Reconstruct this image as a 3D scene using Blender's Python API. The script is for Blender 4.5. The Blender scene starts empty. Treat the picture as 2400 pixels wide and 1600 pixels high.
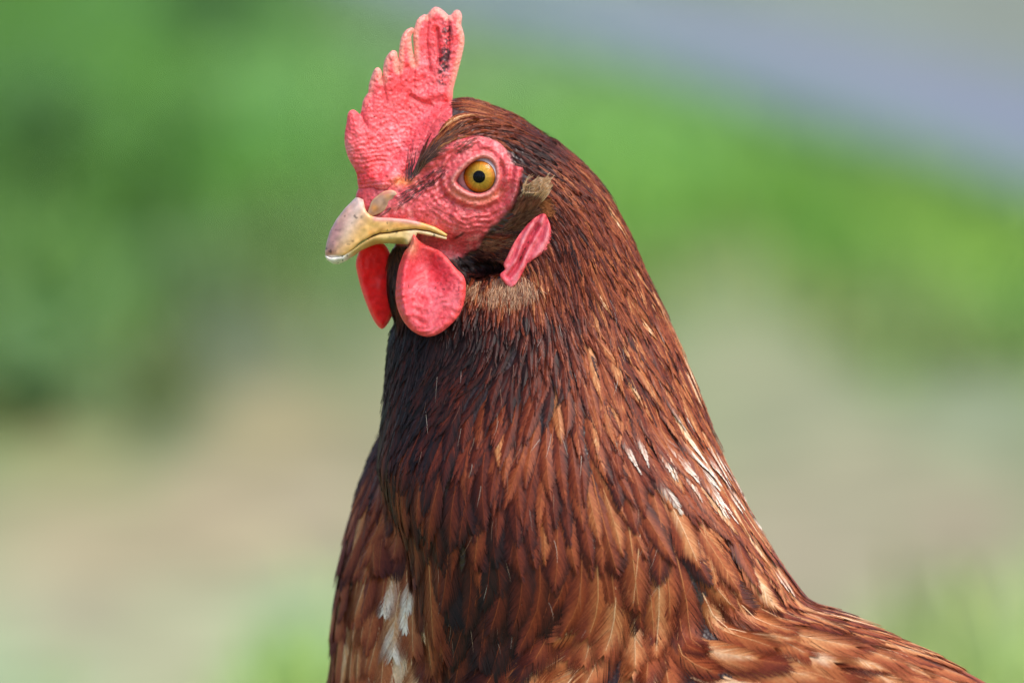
import bpy, math, time
import numpy as np
from mathutils import Matrix, Vector

T_START = time.time()
rng = np.random.default_rng(7)
scene = bpy.context.scene
COL = scene.collection

# ------------------------------------------------------------------ camera
S = 0.000125                      # metres per unit of the hen's modelling grid
DIST = 1.6667                     # lens to the plane in focus
PITCH = math.radians(6.0)
C0 = np.array([0.0, 0.0, 0.350])  # centre of the plane in focus
FWD = np.array([0.0, math.cos(PITCH), -math.sin(PITCH)])
UP = np.array([0.0, math.sin(PITCH), math.cos(PITCH)])
RIGHT = np.array([1.0, 0.0, 0.0])
CAM = C0 - FWD * DIST

cd = bpy.data.cameras.new("camera")
cam = bpy.data.objects.new("camera", cd)
COL.objects.link(cam)
cam.location = CAM
cam.rotation_euler = (math.pi / 2 - PITCH, 0, 0)
cd.sensor_width = 36.0
cd.lens = 200.0
cd.clip_start = 0.05
cd.clip_end = 2000.0
cd.dof.use_dof = True
cd.dof.focus_distance = DIST - 0.0235
cd.dof.aperture_fstop = 5.8
scene.camera = cam

# ------------------------------------------------------------------ light
SUN_EL, SUN_AZ = math.radians(56), math.radians(120)   # azimuth from +Y, clockwise
w = bpy.data.worlds.new("World")
scene.world = w
w.use_nodes = True
nt = w.node_tree
bg = nt.nodes["Background"]
sky = nt.nodes.new("ShaderNodeTexSky")
sky.sky_type = 'NISHITA'
sky.sun_disc = False
sky.sun_elevation = SUN_EL
sky.sun_rotation = SUN_AZ
sky.air_density = 1.0
sky.dust_density = 3.0
nt.links.new(sky.outputs[0], bg.inputs[0])
bg.inputs[1].default_value = 0.15
sl = bpy.data.lights.new("sun", 'SUN')
sl.energy = 1.25
sl.angle = math.radians(24)
sl.color = (1.0, 0.95, 0.88)
sun = bpy.data.objects.new("sun", sl)
COL.objects.link(sun)
sd = Vector((math.sin(SUN_AZ) * math.cos(SUN_EL), math.cos(SUN_AZ) * math.cos(SUN_EL), math.sin(SUN_EL)))
sun.rotation_euler = sd.to_track_quat('Z', 'Y').to_euler()
scene.view_settings.view_transform = 'Standard'
scene.view_settings.look = 'None'
scene.view_settings.exposure = 0.95
scene.view_settings.gamma = 1.0
scene.view_settings.use_curve_mapping = False
scene.render.engine = 'CYCLES'
scene.cycles.use_denoising = True
scene.cycles.use_adaptive_sampling = False
scene.cycles.max_bounces = 6
scene.cycles.sample_clamp_indirect = 4.0


# ------------------------------------------------------------------ helpers
def to_world(P):
    """hen grid (X right, Y down, W towards the lens) -> metres"""
    P = np.asarray(P, float)
    pw = P[..., 2] * S
    k = 1 - pw / DIST
    u = (P[..., 0] - 1200) * S * k
    v = (800 - P[..., 1]) * S * k
    return C0 + u[..., None] * RIGHT + v[..., None] * UP - pw[..., None] * FWD


def ground_at(X, Y):
    """ground point seen at a place of the photograph"""
    X = np.asarray(X, float); Y = np.asarray(Y, float)
    d = FWD + ((X - 1200) * S / DIST)[..., None] * RIGHT + ((800 - Y) * S / DIST)[..., None] * UP
    t = -CAM[2] / d[..., 2]
    return CAM + d * t[..., None]


def srgb(r, g, b):
    c = np.array([r, g, b], float) / 255
    return np.where(c < .04045, c / 12.92, ((c + .055) / 1.055) ** 2.4)


def link(o, parent=None):
    COL.objects.link(o)
    if parent is not None:
        o.parent = parent
    return o


def mesh_np(name, V, F, mat, col=None, smooth=True, uv=None):
    """V (n,3), F (m,k) with constant k"""
    V = np.ascontiguousarray(V, np.float32)
    F = np.ascontiguousarray(F, np.int32)
    me = bpy.data.meshes.new(name)
    me.vertices.add(len(V)); me.vertices.foreach_set("co", V.ravel())
    m, k = F.shape
    me.loops.add(m * k); me.loops.foreach_set("vertex_index", F.ravel())
    me.polygons.add(m)
    me.polygons.foreach_set("loop_start", np.arange(0, m * k, k, dtype=np.int32))
    me.polygons.foreach_set("loop_total", np.full(m, k, np.int32))
    me.polygons.foreach_set("use_smooth", np.full(m, smooth, bool))
    if col is not None:
        a = me.attributes.new("tint", 'FLOAT_COLOR', 'POINT')
        c = np.ones((len(V), 4), np.float32); c[:, :3] = col
        a.data.foreach_set("color", c.ravel())
    if mat is not None:
        me.materials.append(mat)
    me.update(calc_edges=True)
    return me


# value noise, 3D, vectorised
_PERM = rng.random((64, 64, 64)).astype(np.float32)


def vnoise(P, scale):
    q = np.asarray(P, np.float32) / scale
    i = np.floor(q).astype(np.int64)
    f = q - i
    f = f * f * (3 - 2 * f)
    i0 = i & 63; i1 = (i + 1) & 63
    x0, y0, z0 = i0[..., 0], i0[..., 1], i0[..., 2]
    x1, y1, z1 = i1[..., 0], i1[..., 1], i1[..., 2]
    fx, fy, fz = f[..., 0], f[..., 1], f[..., 2]
    def L(a, b, t): return a + (b - a) * t
    a = L(L(_PERM[x0, y0, z0], _PERM[x1, y0, z0], fx), L(_PERM[x0, y1, z0], _PERM[x1, y1, z0], fx), fy)
    b = L(L(_PERM[x0, y0, z1], _PERM[x1, y0, z1], fx), L(_PERM[x0, y1, z1], _PERM[x1, y1, z1], fx), fy)
    return L(a, b, fz) * 2 - 1


def n2(X, Y, scale, seed=0.0):
    return vnoise(np.stack([X, Y, np.full_like(X, seed * 17.3 * scale)], -1), scale)


def smooth(a, b, x):
    t = np.clip((x - a) / (b - a), 0, 1)
    return t * t * (3 - 2 * t)


def poly_sd(X, Y, pts, closed=True):
    """signed distance to polygon, positive inside; polyline distance if open"""
    pts = np.asarray(pts, float)
    d2 = np.full(X.shape, 1e12)
    ins = np.zeros(X.shape, bool)
    n = len(pts)
    for k in range(n if closed else n - 1):
        ax, ay = pts[k]; bx, by = pts[(k + 1) % n]
        ex, ey = bx - ax, by - ay
        t = np.clip(((X - ax) * ex + (Y - ay) * ey) / (ex * ex + ey * ey + 1e-9), 0, 1)
        d2 = np.minimum(d2, (X - ax - t * ex) ** 2 + (Y - ay - t * ey) ** 2)
        if closed and ay != by:
            c = (ay > Y) != (by > Y)
            ins ^= c & (X < (bx - ax) * (Y - ay) / (by - ay) + ax)
    d = np.sqrt(d2)
    return np.where(ins, d, -d) if closed else d


def refine(pts, n=3):
    """closed Catmull-Rom through the points"""
    p = np.asarray(pts, float); N = len(p); out = []
    for k in range(N):
        a, b, c, d = p[k - 1], p[k], p[(k + 1) % N], p[(k + 2) % N]
        for j in range(n):
            t = j / n
            out.append(.5 * (2 * b + (c - a) * t + (2 * a - 5 * b + 4 * c - d) * t * t + (3 * b - a - 3 * c + d) * t ** 3))
    return np.array(out)


def surface_nets(f, xs, ys, zs):
    """zero surface of f on a (non-uniform) grid: vertices, quads"""
    f = f.astype(np.float32)
    ins = f < 0
    cnt = np.zeros(tuple(s - 1 for s in f.shape), np.int8)
    for i in (0, 1):
        for j in (0, 1):
            for k in (0, 1):
                cnt += ins[i:f.shape[0] - 1 + i, j:f.shape[1] - 1 + j, k:f.shape[2] - 1 + k]
    act = (cnt > 0) & (cnt < 8)
    I, J, K = np.nonzero(act)
    idx = np.full(act.shape, -1, np.int32); idx[I, J, K] = np.arange(len(I))
    acc = np.zeros((len(I), 3)); num = np.zeros(len(I))
    cs = [(a, b, c) for a in (0, 1) for b in (0, 1) for c in (0, 1)]
    for p in cs:
        for ax in range(3):
            if p[ax]: continue
            q = list(p); q[ax] = 1
            fa = f[I + p[0], J + p[1], K + p[2]]; fb = f[I + q[0], J + q[1], K + q[2]]
            m = (fa < 0) != (fb < 0)
            t = np.where(m, fa / np.where(m, fa - fb, 1), 0)
            A = np.stack([xs[I + p[0]], ys[J + p[1]], zs[K + p[2]]], -1)
            B = np.stack([xs[I + q[0]], ys[J + q[1]], zs[K + q[2]]], -1)
            acc += np.where(m[:, None], A + (B - A) * t[:, None], 0); num += m
    V = acc / num[:, None]
    quads = []
    for ax in range(3):
        sl0 = [slice(None)] * 3; sl1 = [slice(None)] * 3
        sl0[ax] = slice(0, -1); sl1[ax] = slice(1, None)
        ch = ins[tuple(sl0)] != ins[tuple(sl1)]
        e = np.array(np.nonzero(ch)).T
        o1, o2 = [a for a in range(3) if a != ax]
        e = e[(e[:, o1] > 0) & (e[:, o2] > 0) & (e[:, o1] < f.shape[o1] - 1) & (e[:, o2] < f.shape[o2] - 1)]
        c = []
        for d1, d2 in ((1, 1), (0, 1), (0, 0), (1, 0)):
            g = e.copy(); g[:, o1] -= d1; g[:, o2] -= d2
            c.append(idx[g[:, 0], g[:, 1], g[:, 2]])
        Q = np.stack(c, -1)
        flip = ins[e[:, 0], e[:, 1], e[:, 2]]
        if ax == 1: flip = ~flip
        Q[~flip] = Q[~flip][:, ::-1]
        quads.append(Q)
    return V, np.concatenate(quads)[:, ::-1]


def axis_points(*segs):
    out = []
    for a, b, st in segs:
        out.append(np.arange(a, b, st))
    return np.unique(np.concatenate(out).astype(float))


# ------------------------------------------------------------------ materials
def new_mat(name):
    m = bpy.data.materials.new(name)
    m.use_nodes = True
    return m, m.node_tree, m.node_tree.nodes["Principled BSDF"]


def tint_mat(name, rough=.5, spec=.4, sss=0.0, radius=(.0025, .0007, .0005), bump=None, mottled=.15, mscale=900.0,
             coat=0.0, sheen=0.0):
    """procedural material on the mesh's own pigment: mottled by noise, with fine relief"""
    m, t, b = new_mat(name)
    at = t.nodes.new("ShaderNodeAttribute"); at.attribute_name = "tint"
    tc = t.nodes.new("ShaderNodeTexCoord")
    nz = t.nodes.new("ShaderNodeTexNoise"); nz.inputs["Scale"].default_value = mscale; nz.inputs["Detail"].default_value = 3
    t.links.new(tc.outputs["Object"], nz.inputs["Vector"])
    mr = t.nodes.new("ShaderNodeMapRange")
    mr.inputs["From Min"].default_value = .3; mr.inputs["From Max"].default_value = .7
    mr.inputs["To Min"].default_value = 1 - mottled; mr.inputs["To Max"].default_value = 1 + mottled
    t.links.new(nz.outputs["Fac"], mr.inputs["Value"])
    mx = t.nodes.new("ShaderNodeVectorMath"); mx.operation = 'SCALE'
    t.links.new(at.outputs["Color"], mx.inputs[0]); t.links.new(mr.outputs["Result"], mx.inputs["Scale"])
    t.links.new(mx.outputs[0], b.inputs["Base Color"])
    b.inputs["Roughness"].default_value = rough
    b.inputs["Specular IOR Level"].default_value = spec
    b.inputs["Coat Weight"].default_value = coat
    b.inputs["Sheen Weight"].default_value = sheen
    if sss:
        b.inputs["Subsurface Weight"].default_value = sss
        b.inputs["Subsurface Radius"].default_value = radius
        b.inputs["Subsurface Scale"].default_value = 1.0
    if bump:
        sc, st, kind = bump
        if kind == 'cells':
            tx = t.nodes.new("ShaderNodeTexVoronoi"); tx.feature = 'SMOOTH_F1'; out = "Distance"
        else:
            tx = t.nodes.new("ShaderNodeTexNoise"); tx.inputs["Detail"].default_value = 4; out = "Fac"
        tx.inputs["Scale"].default_value = sc
        t.links.new(tc.outputs["Object"], tx.inputs["Vector"])
        bp = t.nodes.new("ShaderNodeBump"); bp.inputs["Strength"].default_value = st
        bp.inputs["Distance"].default_value = .0004
        t.links.new(tx.outputs[out], bp.inputs["Height"])
        t.links.new(bp.outputs["Normal"], b.inputs["Normal"])
    return m


M_SKIN = tint_mat("bare_skin", .42, .45, .2, bump=(1000.0, .8, 'cells'), mottled=.28, mscale=1500)
M_COMB = tint_mat("comb_flesh", .44, .4, .4, bump=(1150.0, .85, 'cells'), mottled=.22, mscale=1600)
M_WATTLE = tint_mat("wattle_flesh", .44, .35, .3, bump=(900.0, .6, 'noise'), mottled=.18, mscale=900)
M_THIN = tint_mat("thin_wattle_flesh", .45, .3, .9, radius=(.008, .0012, .0010), bump=(900.0, .3, 'noise'), mottled=.1, mscale=900)
M_HORN = tint_mat("beak_horn", .4, .5, .15, radius=(.001, .0006, .0003), bump=(700.0, .1, 'noise'), mottled=.12, mscale=700)
M_FEATHER = tint_mat("feather_vane", .46, .17, mottled=.16, mscale=1200)
M_HAIR = tint_mat("bristle", .4, .4, mottled=.1)
M_LEG = tint_mat("leg_scales", .5, .4, bump=(500.0, .5, 'cells'))
M_GRASS = tint_mat("grass_blade", .6, .25, mottled=.1, mscale=60)
M_LEAF = tint_mat("weed_leaf", .55, .3, mottled=.15, mscale=60)

m_, t_, b_ = new_mat("eye_pupil")
b_.inputs["Base Color"].default_value = (.002, .002, .003, 1); b_.inputs["Roughness"].default_value = .8; b_.inputs["Specular IOR Level"].default_value = 0.0
M_PUPIL = m_
M_IRIS = tint_mat("eye_iris", .6, .0, mottled=.12, mscale=2500)
M_SCLERA = tint_mat("eye_white", .25, .5, mottled=.05)
m_, t_, b_ = new_mat("eye_cornea")
gl = t_.nodes.new("ShaderNodeBsdfGlossy"); gl.inputs["Roughness"].default_value = .07
tr = t_.nodes.new("ShaderNodeBsdfTransparent")
fr = t_.nodes.new("ShaderNodeFresnel"); fr.inputs["IOR"].default_value = 1.3
mxs = t_.nodes.new("ShaderNodeMixShader")
t_.links.new(fr.outputs[0], mxs.inputs[0]); t_.links.new(tr.outputs[0], mxs.inputs[1]); t_.links.new(gl.outputs[0], mxs.inputs[2])
t_.links.new(mxs.outputs[0], t_.nodes["Material Output"].inputs["Surface"])
M_CORNEA = m_

# ================================================================== SETTING
GC = np.array([  # photo place -> colour of the ground cover there (grass, worn turf, bare soil)
    (100, 50, 88, 145, 62), (300, 150, 96, 158, 68), (500, 60, 76, 130, 60), (650, 200, 112, 170, 92), (100, 280, 72, 128, 52),
    (350, 400, 85, 145, 45), (560, 380, 90, 155, 60), (200, 560, 88, 140, 62), (80, 760, 84, 132, 66), (250, 740, 95, 148, 72),
    (420, 680, 92, 130, 85), (560, 800, 105, 118, 92), (100, 900, 80, 128, 60), (330, 960, 92, 117, 77), (700, 620, 100, 140, 75),
    (750, 800, 125, 140, 100), (650, 1000, 165, 158, 128), (200, 1060, 160, 165, 125), (200, 1250, 180, 172, 148),
    (500, 1200, 178, 168, 145), (700, 1200, 178, 170, 150), (150, 1450, 180, 178, 158), (450, 1480, 180, 185, 160),
    (700, 1450, 170, 188, 145), (690, 1590, 150, 195, 118), (80, 1580, 170, 190, 150), (1100, 40, 130, 162, 140),
    (1300, 150, 128, 172, 130), (1450, 20, 140, 160, 150), (1600, 0, 140, 155, 148), (2000, 60, 143, 155, 148),
    (2300, 100, 142, 150, 142), (1350, 270, 125, 182, 100), (1500, 400, 118, 178, 78), (1800, 450, 112, 170, 68),
    (1600, 580, 100, 160, 62), (1900, 600, 105, 165, 65), (2150, 560, 120, 172, 70), (2300, 650, 130, 180, 78),
    (2350, 780, 112, 165, 85), (1700, 680, 140, 160, 115), (1750, 820, 160, 168, 140), (2100, 800, 130, 165, 110),
    (1900, 950, 158, 165, 140), (2300, 950, 150, 160, 130), (2000, 1150, 165, 165, 145), (2250, 1250, 165, 158, 142),
    (1900, 1280, 170, 165, 148), (2300, 1420, 160, 175, 132), (2250, 1560, 155, 186, 125), (2380, 1580, 155, 190, 125),
    (1100, 900, 160, 160, 135), (1200, 600, 105, 160, 65), (1300, 1300, 172, 168, 148)], float)
_GP = ground_at(GC[:, 0], GC[:, 1])
_GL = np.log(np.maximum(_GP[:, 1] - CAM[1], .1))
_GA = (_GP[:, 0] - CAM[0]) / (_GP[:, 1] - CAM[1])
_GCOL = np.array([srgb(*c[2:]) for c in GC]) / 1.75 * np.array([1.08, 1.08, .95])
_soil = (GC[:, 3] < GC[:, 2] * 1.06) & (GC[:, 1] > 600)
_GCOL[_soil] *= np.array([1.07, 1.0, .90])


def ground_cover(x, y):
    """albedo of the ground cover and how grassy it is"""
    dist = np.maximum(y - CAM[1], .3)
    l, a = np.log(dist), (x - CAM[0]) / dist
    a = .115 - np.abs((a + .115) % .46 - .23)          # the patches of turf and soil go on to either side
    l = .9 + 1.6 - np.abs((l - .9) % 3.2 - 1.6) if False else np.where(l < .9, .9, 2.45 - np.abs((l - .9) % 3.1 - 1.55))
    d2 = ((l[:, None] - _GL) / 1.3 * 1.0) ** 2 + ((a[:, None] - _GA) / .18) ** 2
    wt = 1 / (d2 + 2e-4) ** 2
    wt /= wt.sum(1, keepdims=True)
    c = wt @ _GCOL
    green = smooth(1.1, 1.7, c[:, 1] / np.maximum(c[:, 0], 1e-3))
    return c, green


def build_ground():
    def ax(lo, hi, fine, n):
        a = np.linspace(lo, hi, n)
        far = fine * 1.35 ** np.arange(1, 31)
        return np.concatenate([lo - far[::-1], a, hi + far])
    xs = ax(-2.2, 2.2, .1, 110); ys = ax(-.5, 13, .15, 150)
    gx, gy = np.meshgrid(xs, ys, indexing='ij')
    x, y = gx.ravel(), gy.ravel()
    near = (np.abs(x) < 3) & (y < 14) & (y > -4)
    z = np.where(near, .010 * n2(x, y, .35) + .006 * n2(x, y, .09, 3), 0)
    c, g = ground_cover(x, y)
    nx, ny = gx.shape
    i, j = np.meshgrid(np.arange(nx - 1), np.arange(ny - 1), indexing='ij')
    q = (i * ny + j).ravel()
    F = np.stack([q, q + ny, q + ny + 1, q + 1], -1)
    m = tint_mat("ground_soil_and_turf", .85, .15, mottled=.22, mscale=14)
    me = mesh_np("ground", np.stack([x, y, z], -1), F, m, c)
    o = link(bpy.data.objects.new("ground", me)); o["kind"] = "structure"
    return o


build_ground()


def build_path():
    a0, a1 = ground_at(np.array([1185.]), np.array([85.]))[0], ground_at(np.array([2400.]), np.array([505.]))[0]
    b0, b1 = ground_at(np.array([1520.]), np.array([5.]))[0], ground_at(np.array([2400.]), np.array([190.]))[0]
    ts = np.linspace(-1.2, 2.6, 60)
    V = []
    for t in ts:
        p, q = a0 + (a1 - a0) * t, b0 + (b1 - b0) * t
        for s in np.linspace(0, 1, 9):
            r = p + (q - p) * s
            V.append((r[0], r[1], .022 + .002 * math.sin(9 * t + 5 * s)))
        # sides down into the soil
        V.append((q[0], q[1], -.03)); V.append((p[0], p[1], -.03))
    F = []
    for k in range(len(ts) - 1):
        for j in range(8):
            b = k * 11 + j
            F.append((b, b + 1, b + 12, b + 11))
        F.append((k * 11 + 8, k * 11 + 9, k * 11 + 20, k * 11 + 19)); F.append((k * 11 + 10, k * 11, k * 11 + 11, k * 11 + 21))
    c = np.tile(np.array([.15, .168, .212]), (len(V), 1))
    edge = np.tile(np.array([.95, .55, .15, 0, 0, 0, .15, .5, .9, .9, .95]), len(ts))[:, None]
    Va = np.array(V)
    c = c + (ground_cover(Va[:, 0], Va[:, 1])[0] - c) * edge * .8     # soil and moss creeping over the edges
    m = tint_mat("blue_grey_paving", .7, .3, mottled=.1, mscale=20)
    o = link(bpy.data.objects.new("path", mesh_np("path", np.array(V), np.array(F), m, c))); o["kind"] = "structure"


build_path()


def build_grass():
    N = 150000
    d = np.exp(rng.uniform(math.log(1.9), math.log(14), N))
    a = rng.uniform(-.32, .32, N)
    x = CAM[0] + a * d; y = CAM[1] + d
    c, g = ground_cover(x, y)
    keep = rng.random(N) < (.1 * g + .9 * g * smooth(-.3, .3, n2(x, y, .12, 5))) * (.3 + .7 * smooth(2.8, 4.0, d))
    # off the paving
    p0, p1 = ground_at(np.array([1185., 1520.]), np.array([85., 5.])), ground_at(np.array([2400., 2400.]), np.array([505., 190.]))
    e = p1 - p0
    s0 = e[0, 0] * (y - p0[0, 1]) - e[0, 1] * (x - p0[0, 0]); s1 = e[1, 0] * (y - p0[1, 1]) - e[1, 1] * (x - p0[1, 0])
    keep &= ~((s0 > 0) & (s1 < 0))
    keep &= (y > .25) | (np.abs(x - .07) > .2)
    x, y, c, d = x[keep], y[keep], c[keep], d[keep]
    n = len(x)
    h = rng.uniform(.02, .055, n); wd = rng.uniform(.0025, .005, n) * (1 + d / 8)
    th = rng.uniform(0, 2 * math.pi, n); le = rng.uniform(.2, 1.0, n) * h
    dx, dy = np.cos(th), np.sin(th)
    c = c * .88 + .12 * c.mean(1, keepdims=True)
    c = c * rng.uniform(.8, 1.35, (n, 1)) * np.array([1.5, 1.32, .95])
    V = np.zeros((n, 5, 3))
    for k, (t, ww) in enumerate(((0, 1), (.55, .8))):
        for s in (0, 1):
            sg = (s * 2 - 1) * wd * ww / 2
            V[:, k * 2 + s] = np.stack([x + dx * le * t * t - dy * sg, y + dy * le * t * t + dx * sg, -.012 + (h + .012) * t], -1)
    V[:, 4] = np.stack([x + dx * le, y + dy * le, h], -1)
    b = (np.arange(n) * 5)[:, None]
    F = np.concatenate([b + np.array([[0, 1, 3]]), b + np.array([[0, 3, 2]]), b + np.array([[2, 3, 4]])])
    o = link(bpy.data.objects.new("grass", mesh_np("grass", V.reshape(-1, 3), F, M_GRASS, np.repeat(c, 5, 0))))
    o["kind"] = "stuff"
    o["label"] = "short green grass growing in patches over the bare soil behind the hen"


build_grass()


def build_weed(px, py, height, spread, colr, label, nl=70):
    p = ground_at(np.array([float(px)]), np.array([float(py)]))[0]
    r = bpy.data.objects.new("leafy_weed", None); link(r); r.location = (p[0], p[1], 0)
    r["label"] = label; r["category"] = "weed"; r["group"] = "leafy weeds in the grass behind the hen"
    sv, sf, lv, lf, lc = [], [], [], [], []
    for k in range(9):
        th = rng.uniform(0, 6.28); L = height * rng.uniform(.7, 1.1); out = spread * rng.uniform(.3, 1)
        pts = [np.array([math.cos(th) * out * t ** 1.5, math.sin(th) * out * t ** 1.5, -.02 + (L + .02) * t]) for t in np.linspace(0, 1, 6)]
        for i, q in enumerate(pts):
            rad = .004 * (1 - .8 * i / 5)
            for a in range(4):
                sv.append(q + rad * np.array([math.cos(a * 1.571), math.sin(a * 1.571), 0]))
        b = k * 24
        for i in range(5):
            for a in range(4):
                sf.append((b + i * 4 + a, b + i * 4 + (a + 1) % 4, b + i * 4 + 4 + (a + 1) % 4, b + i * 4 + 4 + a))
        for j in range(nl // 9):
            t = rng.uniform(.15, 1)
            q = np.array([math.cos(th) * out * t ** 1.5, math.sin(th) * out * t ** 1.5, L * t])
            az = rng.uniform(0, 6.28); el = rng.uniform(-.3, .7); ll = rng.uniform(.05, .1) * (.6 + height); lw = ll * .3
            dr = np.array([math.cos(az) * math.cos(el), math.sin(az) * math.cos(el), math.sin(el)])
            sd_ = np.array([-math.sin(az), math.cos(az), 0]); upv = np.cross(dr, sd_)
            b2 = len(lv)
            for t2, ww, dz in ((0, .15, 0), (.35, 1, .1), (.7, .8, .05), (1, .05, -.1)):
                for s in (-1, 0, 1):
                    lv.append(q + dr * ll * t2 + sd_ * s * lw * ww * .5 + upv * ll * (dz - .08 * s * s))
            cc = np.array(colr) * rng.uniform(.8, 1.25)
            lc += [cc] * 12
            for i in range(3):
                for s in range(2):
                    lf.append((b2 + i * 3 + s, b2 + i * 3 + s + 1, b2 + i * 3 + s + 4, b2 + i * 3 + s + 3))
    link(bpy.data.objects.new("stem", mesh_np("stem", np.array(sv), np.array(sf), M_LEAF, np.tile(np.array(colr) * .8, (len(sv), 1)))), r)
    link(bpy.data.objects.new("foliage", mesh_np("foliage", np.array(lv), np.array(lf), M_LEAF, np.array(lc))), r)


build_weed(110, 470, .16, .14, (.06, .15, .03), "dark green leafy weed standing at the left edge beyond the turf", 60)
build_weed(500, 170, .22, .10, (.06, .14, .035), "dark upright leafy weed at the top left, above the beak's level", 60)
build_weed(350, 520, .14, .16, (.06, .16, .02), "yellow green leafy weed to the left of the red comb", 50)
build_weed(90, 1010, .08, .10, (.085, .17, .045), "low dark green weed at the edge of the bare soil, far left", 50)

# ================================================================== HEN
HEN_BASE = to_world(np.array([1800., 2080., 0.])); HEN_BASE[2] = 0.0
hen = bpy.data.objects.new("hen", None); link(hen)
hen.location = HEN_BASE
hen["label"] = "reddish brown hen with red comb and wattles, head turned to the left"
hen["category"] = "hen"


def hen_part(name, P, F, mat, col=None, parent=None, kind=None, label=None):
    o = bpy.data.objects.new(name, mesh_np(name, to_world(P) - HEN_BASE, F, mat, col))
    link(o, parent or hen)
    if kind: o["kind"] = kind
    if label: o["label"] = label
    return o


# --- body shape as a distance field ------------------------------------------------
NT = np.array([  # Y, left, right, half depth, depth centre
    (250, 1090, 1200, 70, 0), (300, 1075, 1262, 100, 0), (380, 1070, 1362, 130, 0), (440, 1080, 1414, 145, 0), (540, 1100, 1470, 162, 0),
    (600, 1100, 1496, 170, 0), (650, 1062, 1518, 176, 0), (700, 985, 1542, 186, 0), (760, 925, 1568, 200, 0), (800, 915, 1586, 214, 0),
    (900, 908, 1626, 246, 0), (1000, 896, 1662, 278, 0), (1100, 890, 1704, 306, 8), (1200, 920, 1752, 308, 20), (1300, 960, 1810, 308, 28),
    (1400, 974, 1880, 295, 30), (1500, 985, 1900, 270, 30), (1700, 1050, 1880, 280, 20), (1800, 1200, 1700, 200, 0)], float)
_ty = np.arange(200, 1900.0)


def _tab(c):
    v = np.interp(_ty, NT[:, 0], NT[:, c])
    k = np.exp(-(np.arange(-60, 61) / 28.0) ** 2); k /= k.sum()
    return np.convolve(np.pad(v, 60, 'edge'), k, 'valid')


T_L, T_R, T_B, T_C = (_tab(c) for c in (1, 2, 3, 4))
HEAD = refine([(833, 470), (842, 438), (870, 412), (925, 372), (970, 315), (1005, 268), (1045, 239), (1100, 233), (1180, 260), (1250, 300),
               (1310, 345), (1370, 405), (1420, 470), (1430, 560), (1380, 630), (1300, 630), (1240, 590), (1185, 597), (1130, 604), (1060, 596),
               (1000, 582), (950, 570), (900, 562), (860, 560), (838, 520)], 3)
HB = np.array([(760, 30), (830, 44), (880, 60), (950, 86), (1020, 108), (1121, 126), (1200, 140), (1300, 148), (1450, 140)], float)
EYE = np.array([1121.0, 412.0])
LID = refine([(1066, 421), (1074, 408), (1090, 391), (1108, 377), (1128, 369), (1146, 372), (1158, 386), (1163, 405), (1160, 428), (1150, 444),
              (1134, 453), (1115, 455), (1096, 450), (1078, 440), (1068, 431)], 3)


def wm(X):
    d = np.maximum(1190 - X, 0)
    return .44 * np.sqrt(d * d + 30 ** 2) - .44 * 30 * (X < 1e9)


GX = np.arange(740, 1480.0, 2); GY = np.arange(200, 700.0, 2)
_hx, _hy = np.meshgrid(GX, GY, indexing='ij')


def g1(d, s): return np.exp(-(d / s) ** 2)


_hd = poly_sd(_hx, _hy, HEAD)
_hb = np.interp(_hx, HB[:, 0], HB[:, 1])
_dlid = -poly_sd(_hx, _hy, LID)          # positive outside the lids
_tt = np.clip(1 - _hd / 125.0, 0, 1)
HM = np.where(_hd > 0, _hb * (1 - _tt ** 2.3) ** (1 / 2.0), np.maximum(_hd, -60))
_body = smooth(0, 60, _hd)
_det = np.zeros_like(HM)
_det += 20 * g1(np.hypot(_hx - EYE[0], _hy - EYE[1]), 70)
_det += 12 * g1(poly_sd(_hx, _hy, [(1000, 378), (1060, 342), (1120, 330), (1165, 345), (1188, 385), (1190, 420)], False), 15)
_det -= 10 * g1(np.hypot((_hx - 1015) / 1.3, _hy - 440), 42)
_det += 12 * g1(np.hypot((_hx - 1085) / 1.4, _hy - 530), 38)
_det += 17 * g1(poly_sd(_hx, _hy, [(1214, 398), (1210, 430), (1206, 460), (1198, 482)], False), 9)
_det -= 8 * g1(poly_sd(_hx, _hy, [(1176, 390), (1180, 425), (1170, 455)], False), 8)
_lo = smooth(-30, 25, _hy - EYE[1])
_det += np.where(_dlid > 0, 11 * g1(_dlid - 6, 7), 11 * g1(6, 7))
_det += (7 * g1(_dlid - 24, 8) - 6 * g1(_dlid - 36, 6)) * (.35 + .65 * _lo)
# wrinkles: rings round the lids, pebbled skin elsewhere
_ring = np.sin(2 * math.pi * (_dlid + 7 * n2(_hx, _hy, 26)) / 12.5)
_zone = smooth(30, 42, _dlid) * (1 - smooth(75, 130, _dlid))
_det += 2.6 * _ring * _zone * (.6 + .4 * n2(_hx, _hy, 30, 2))
_lore = np.sin(2 * math.pi * ((_hx * .62 + _hy * .78) + 9 * n2(_hx, _hy, 30, 4)) / 14)
_det += 2.4 * _lore * g1(np.hypot((_hx - 1010) / 1.3, _hy - 425), 60)
_det += (2.6 * n2(_hx, _hy, 11, 6) + 1.8 * n2(_hx, _hy, 6, 7)) * smooth(14, 30, _dlid)
HM = HM + _det * _body
HM = np.where(_dlid < 0, HM - 55 * smooth(0, 9, -_dlid), HM)
_gx, _gy = np.gradient(np.minimum(HM, 170), 2.0)
HN = np.sqrt(1 + np.minimum(_gx ** 2 + _gy ** 2, 3.0))


def bil(A, X, Y):
    fx = np.clip((X - GX[0]) / 2, 0, len(GX) - 1.001); fy = np.clip((Y - GY[0]) / 2, 0, len(GY) - 1.001)
    i = fx.astype(int); j = fy.astype(int); u = fx - i; v = fy - j
    return A[i, j] * (1 - u) * (1 - v) + A[i + 1, j] * u * (1 - v) + A[i, j + 1] * (1 - u) * v + A[i + 1, j + 1] * u * v


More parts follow.
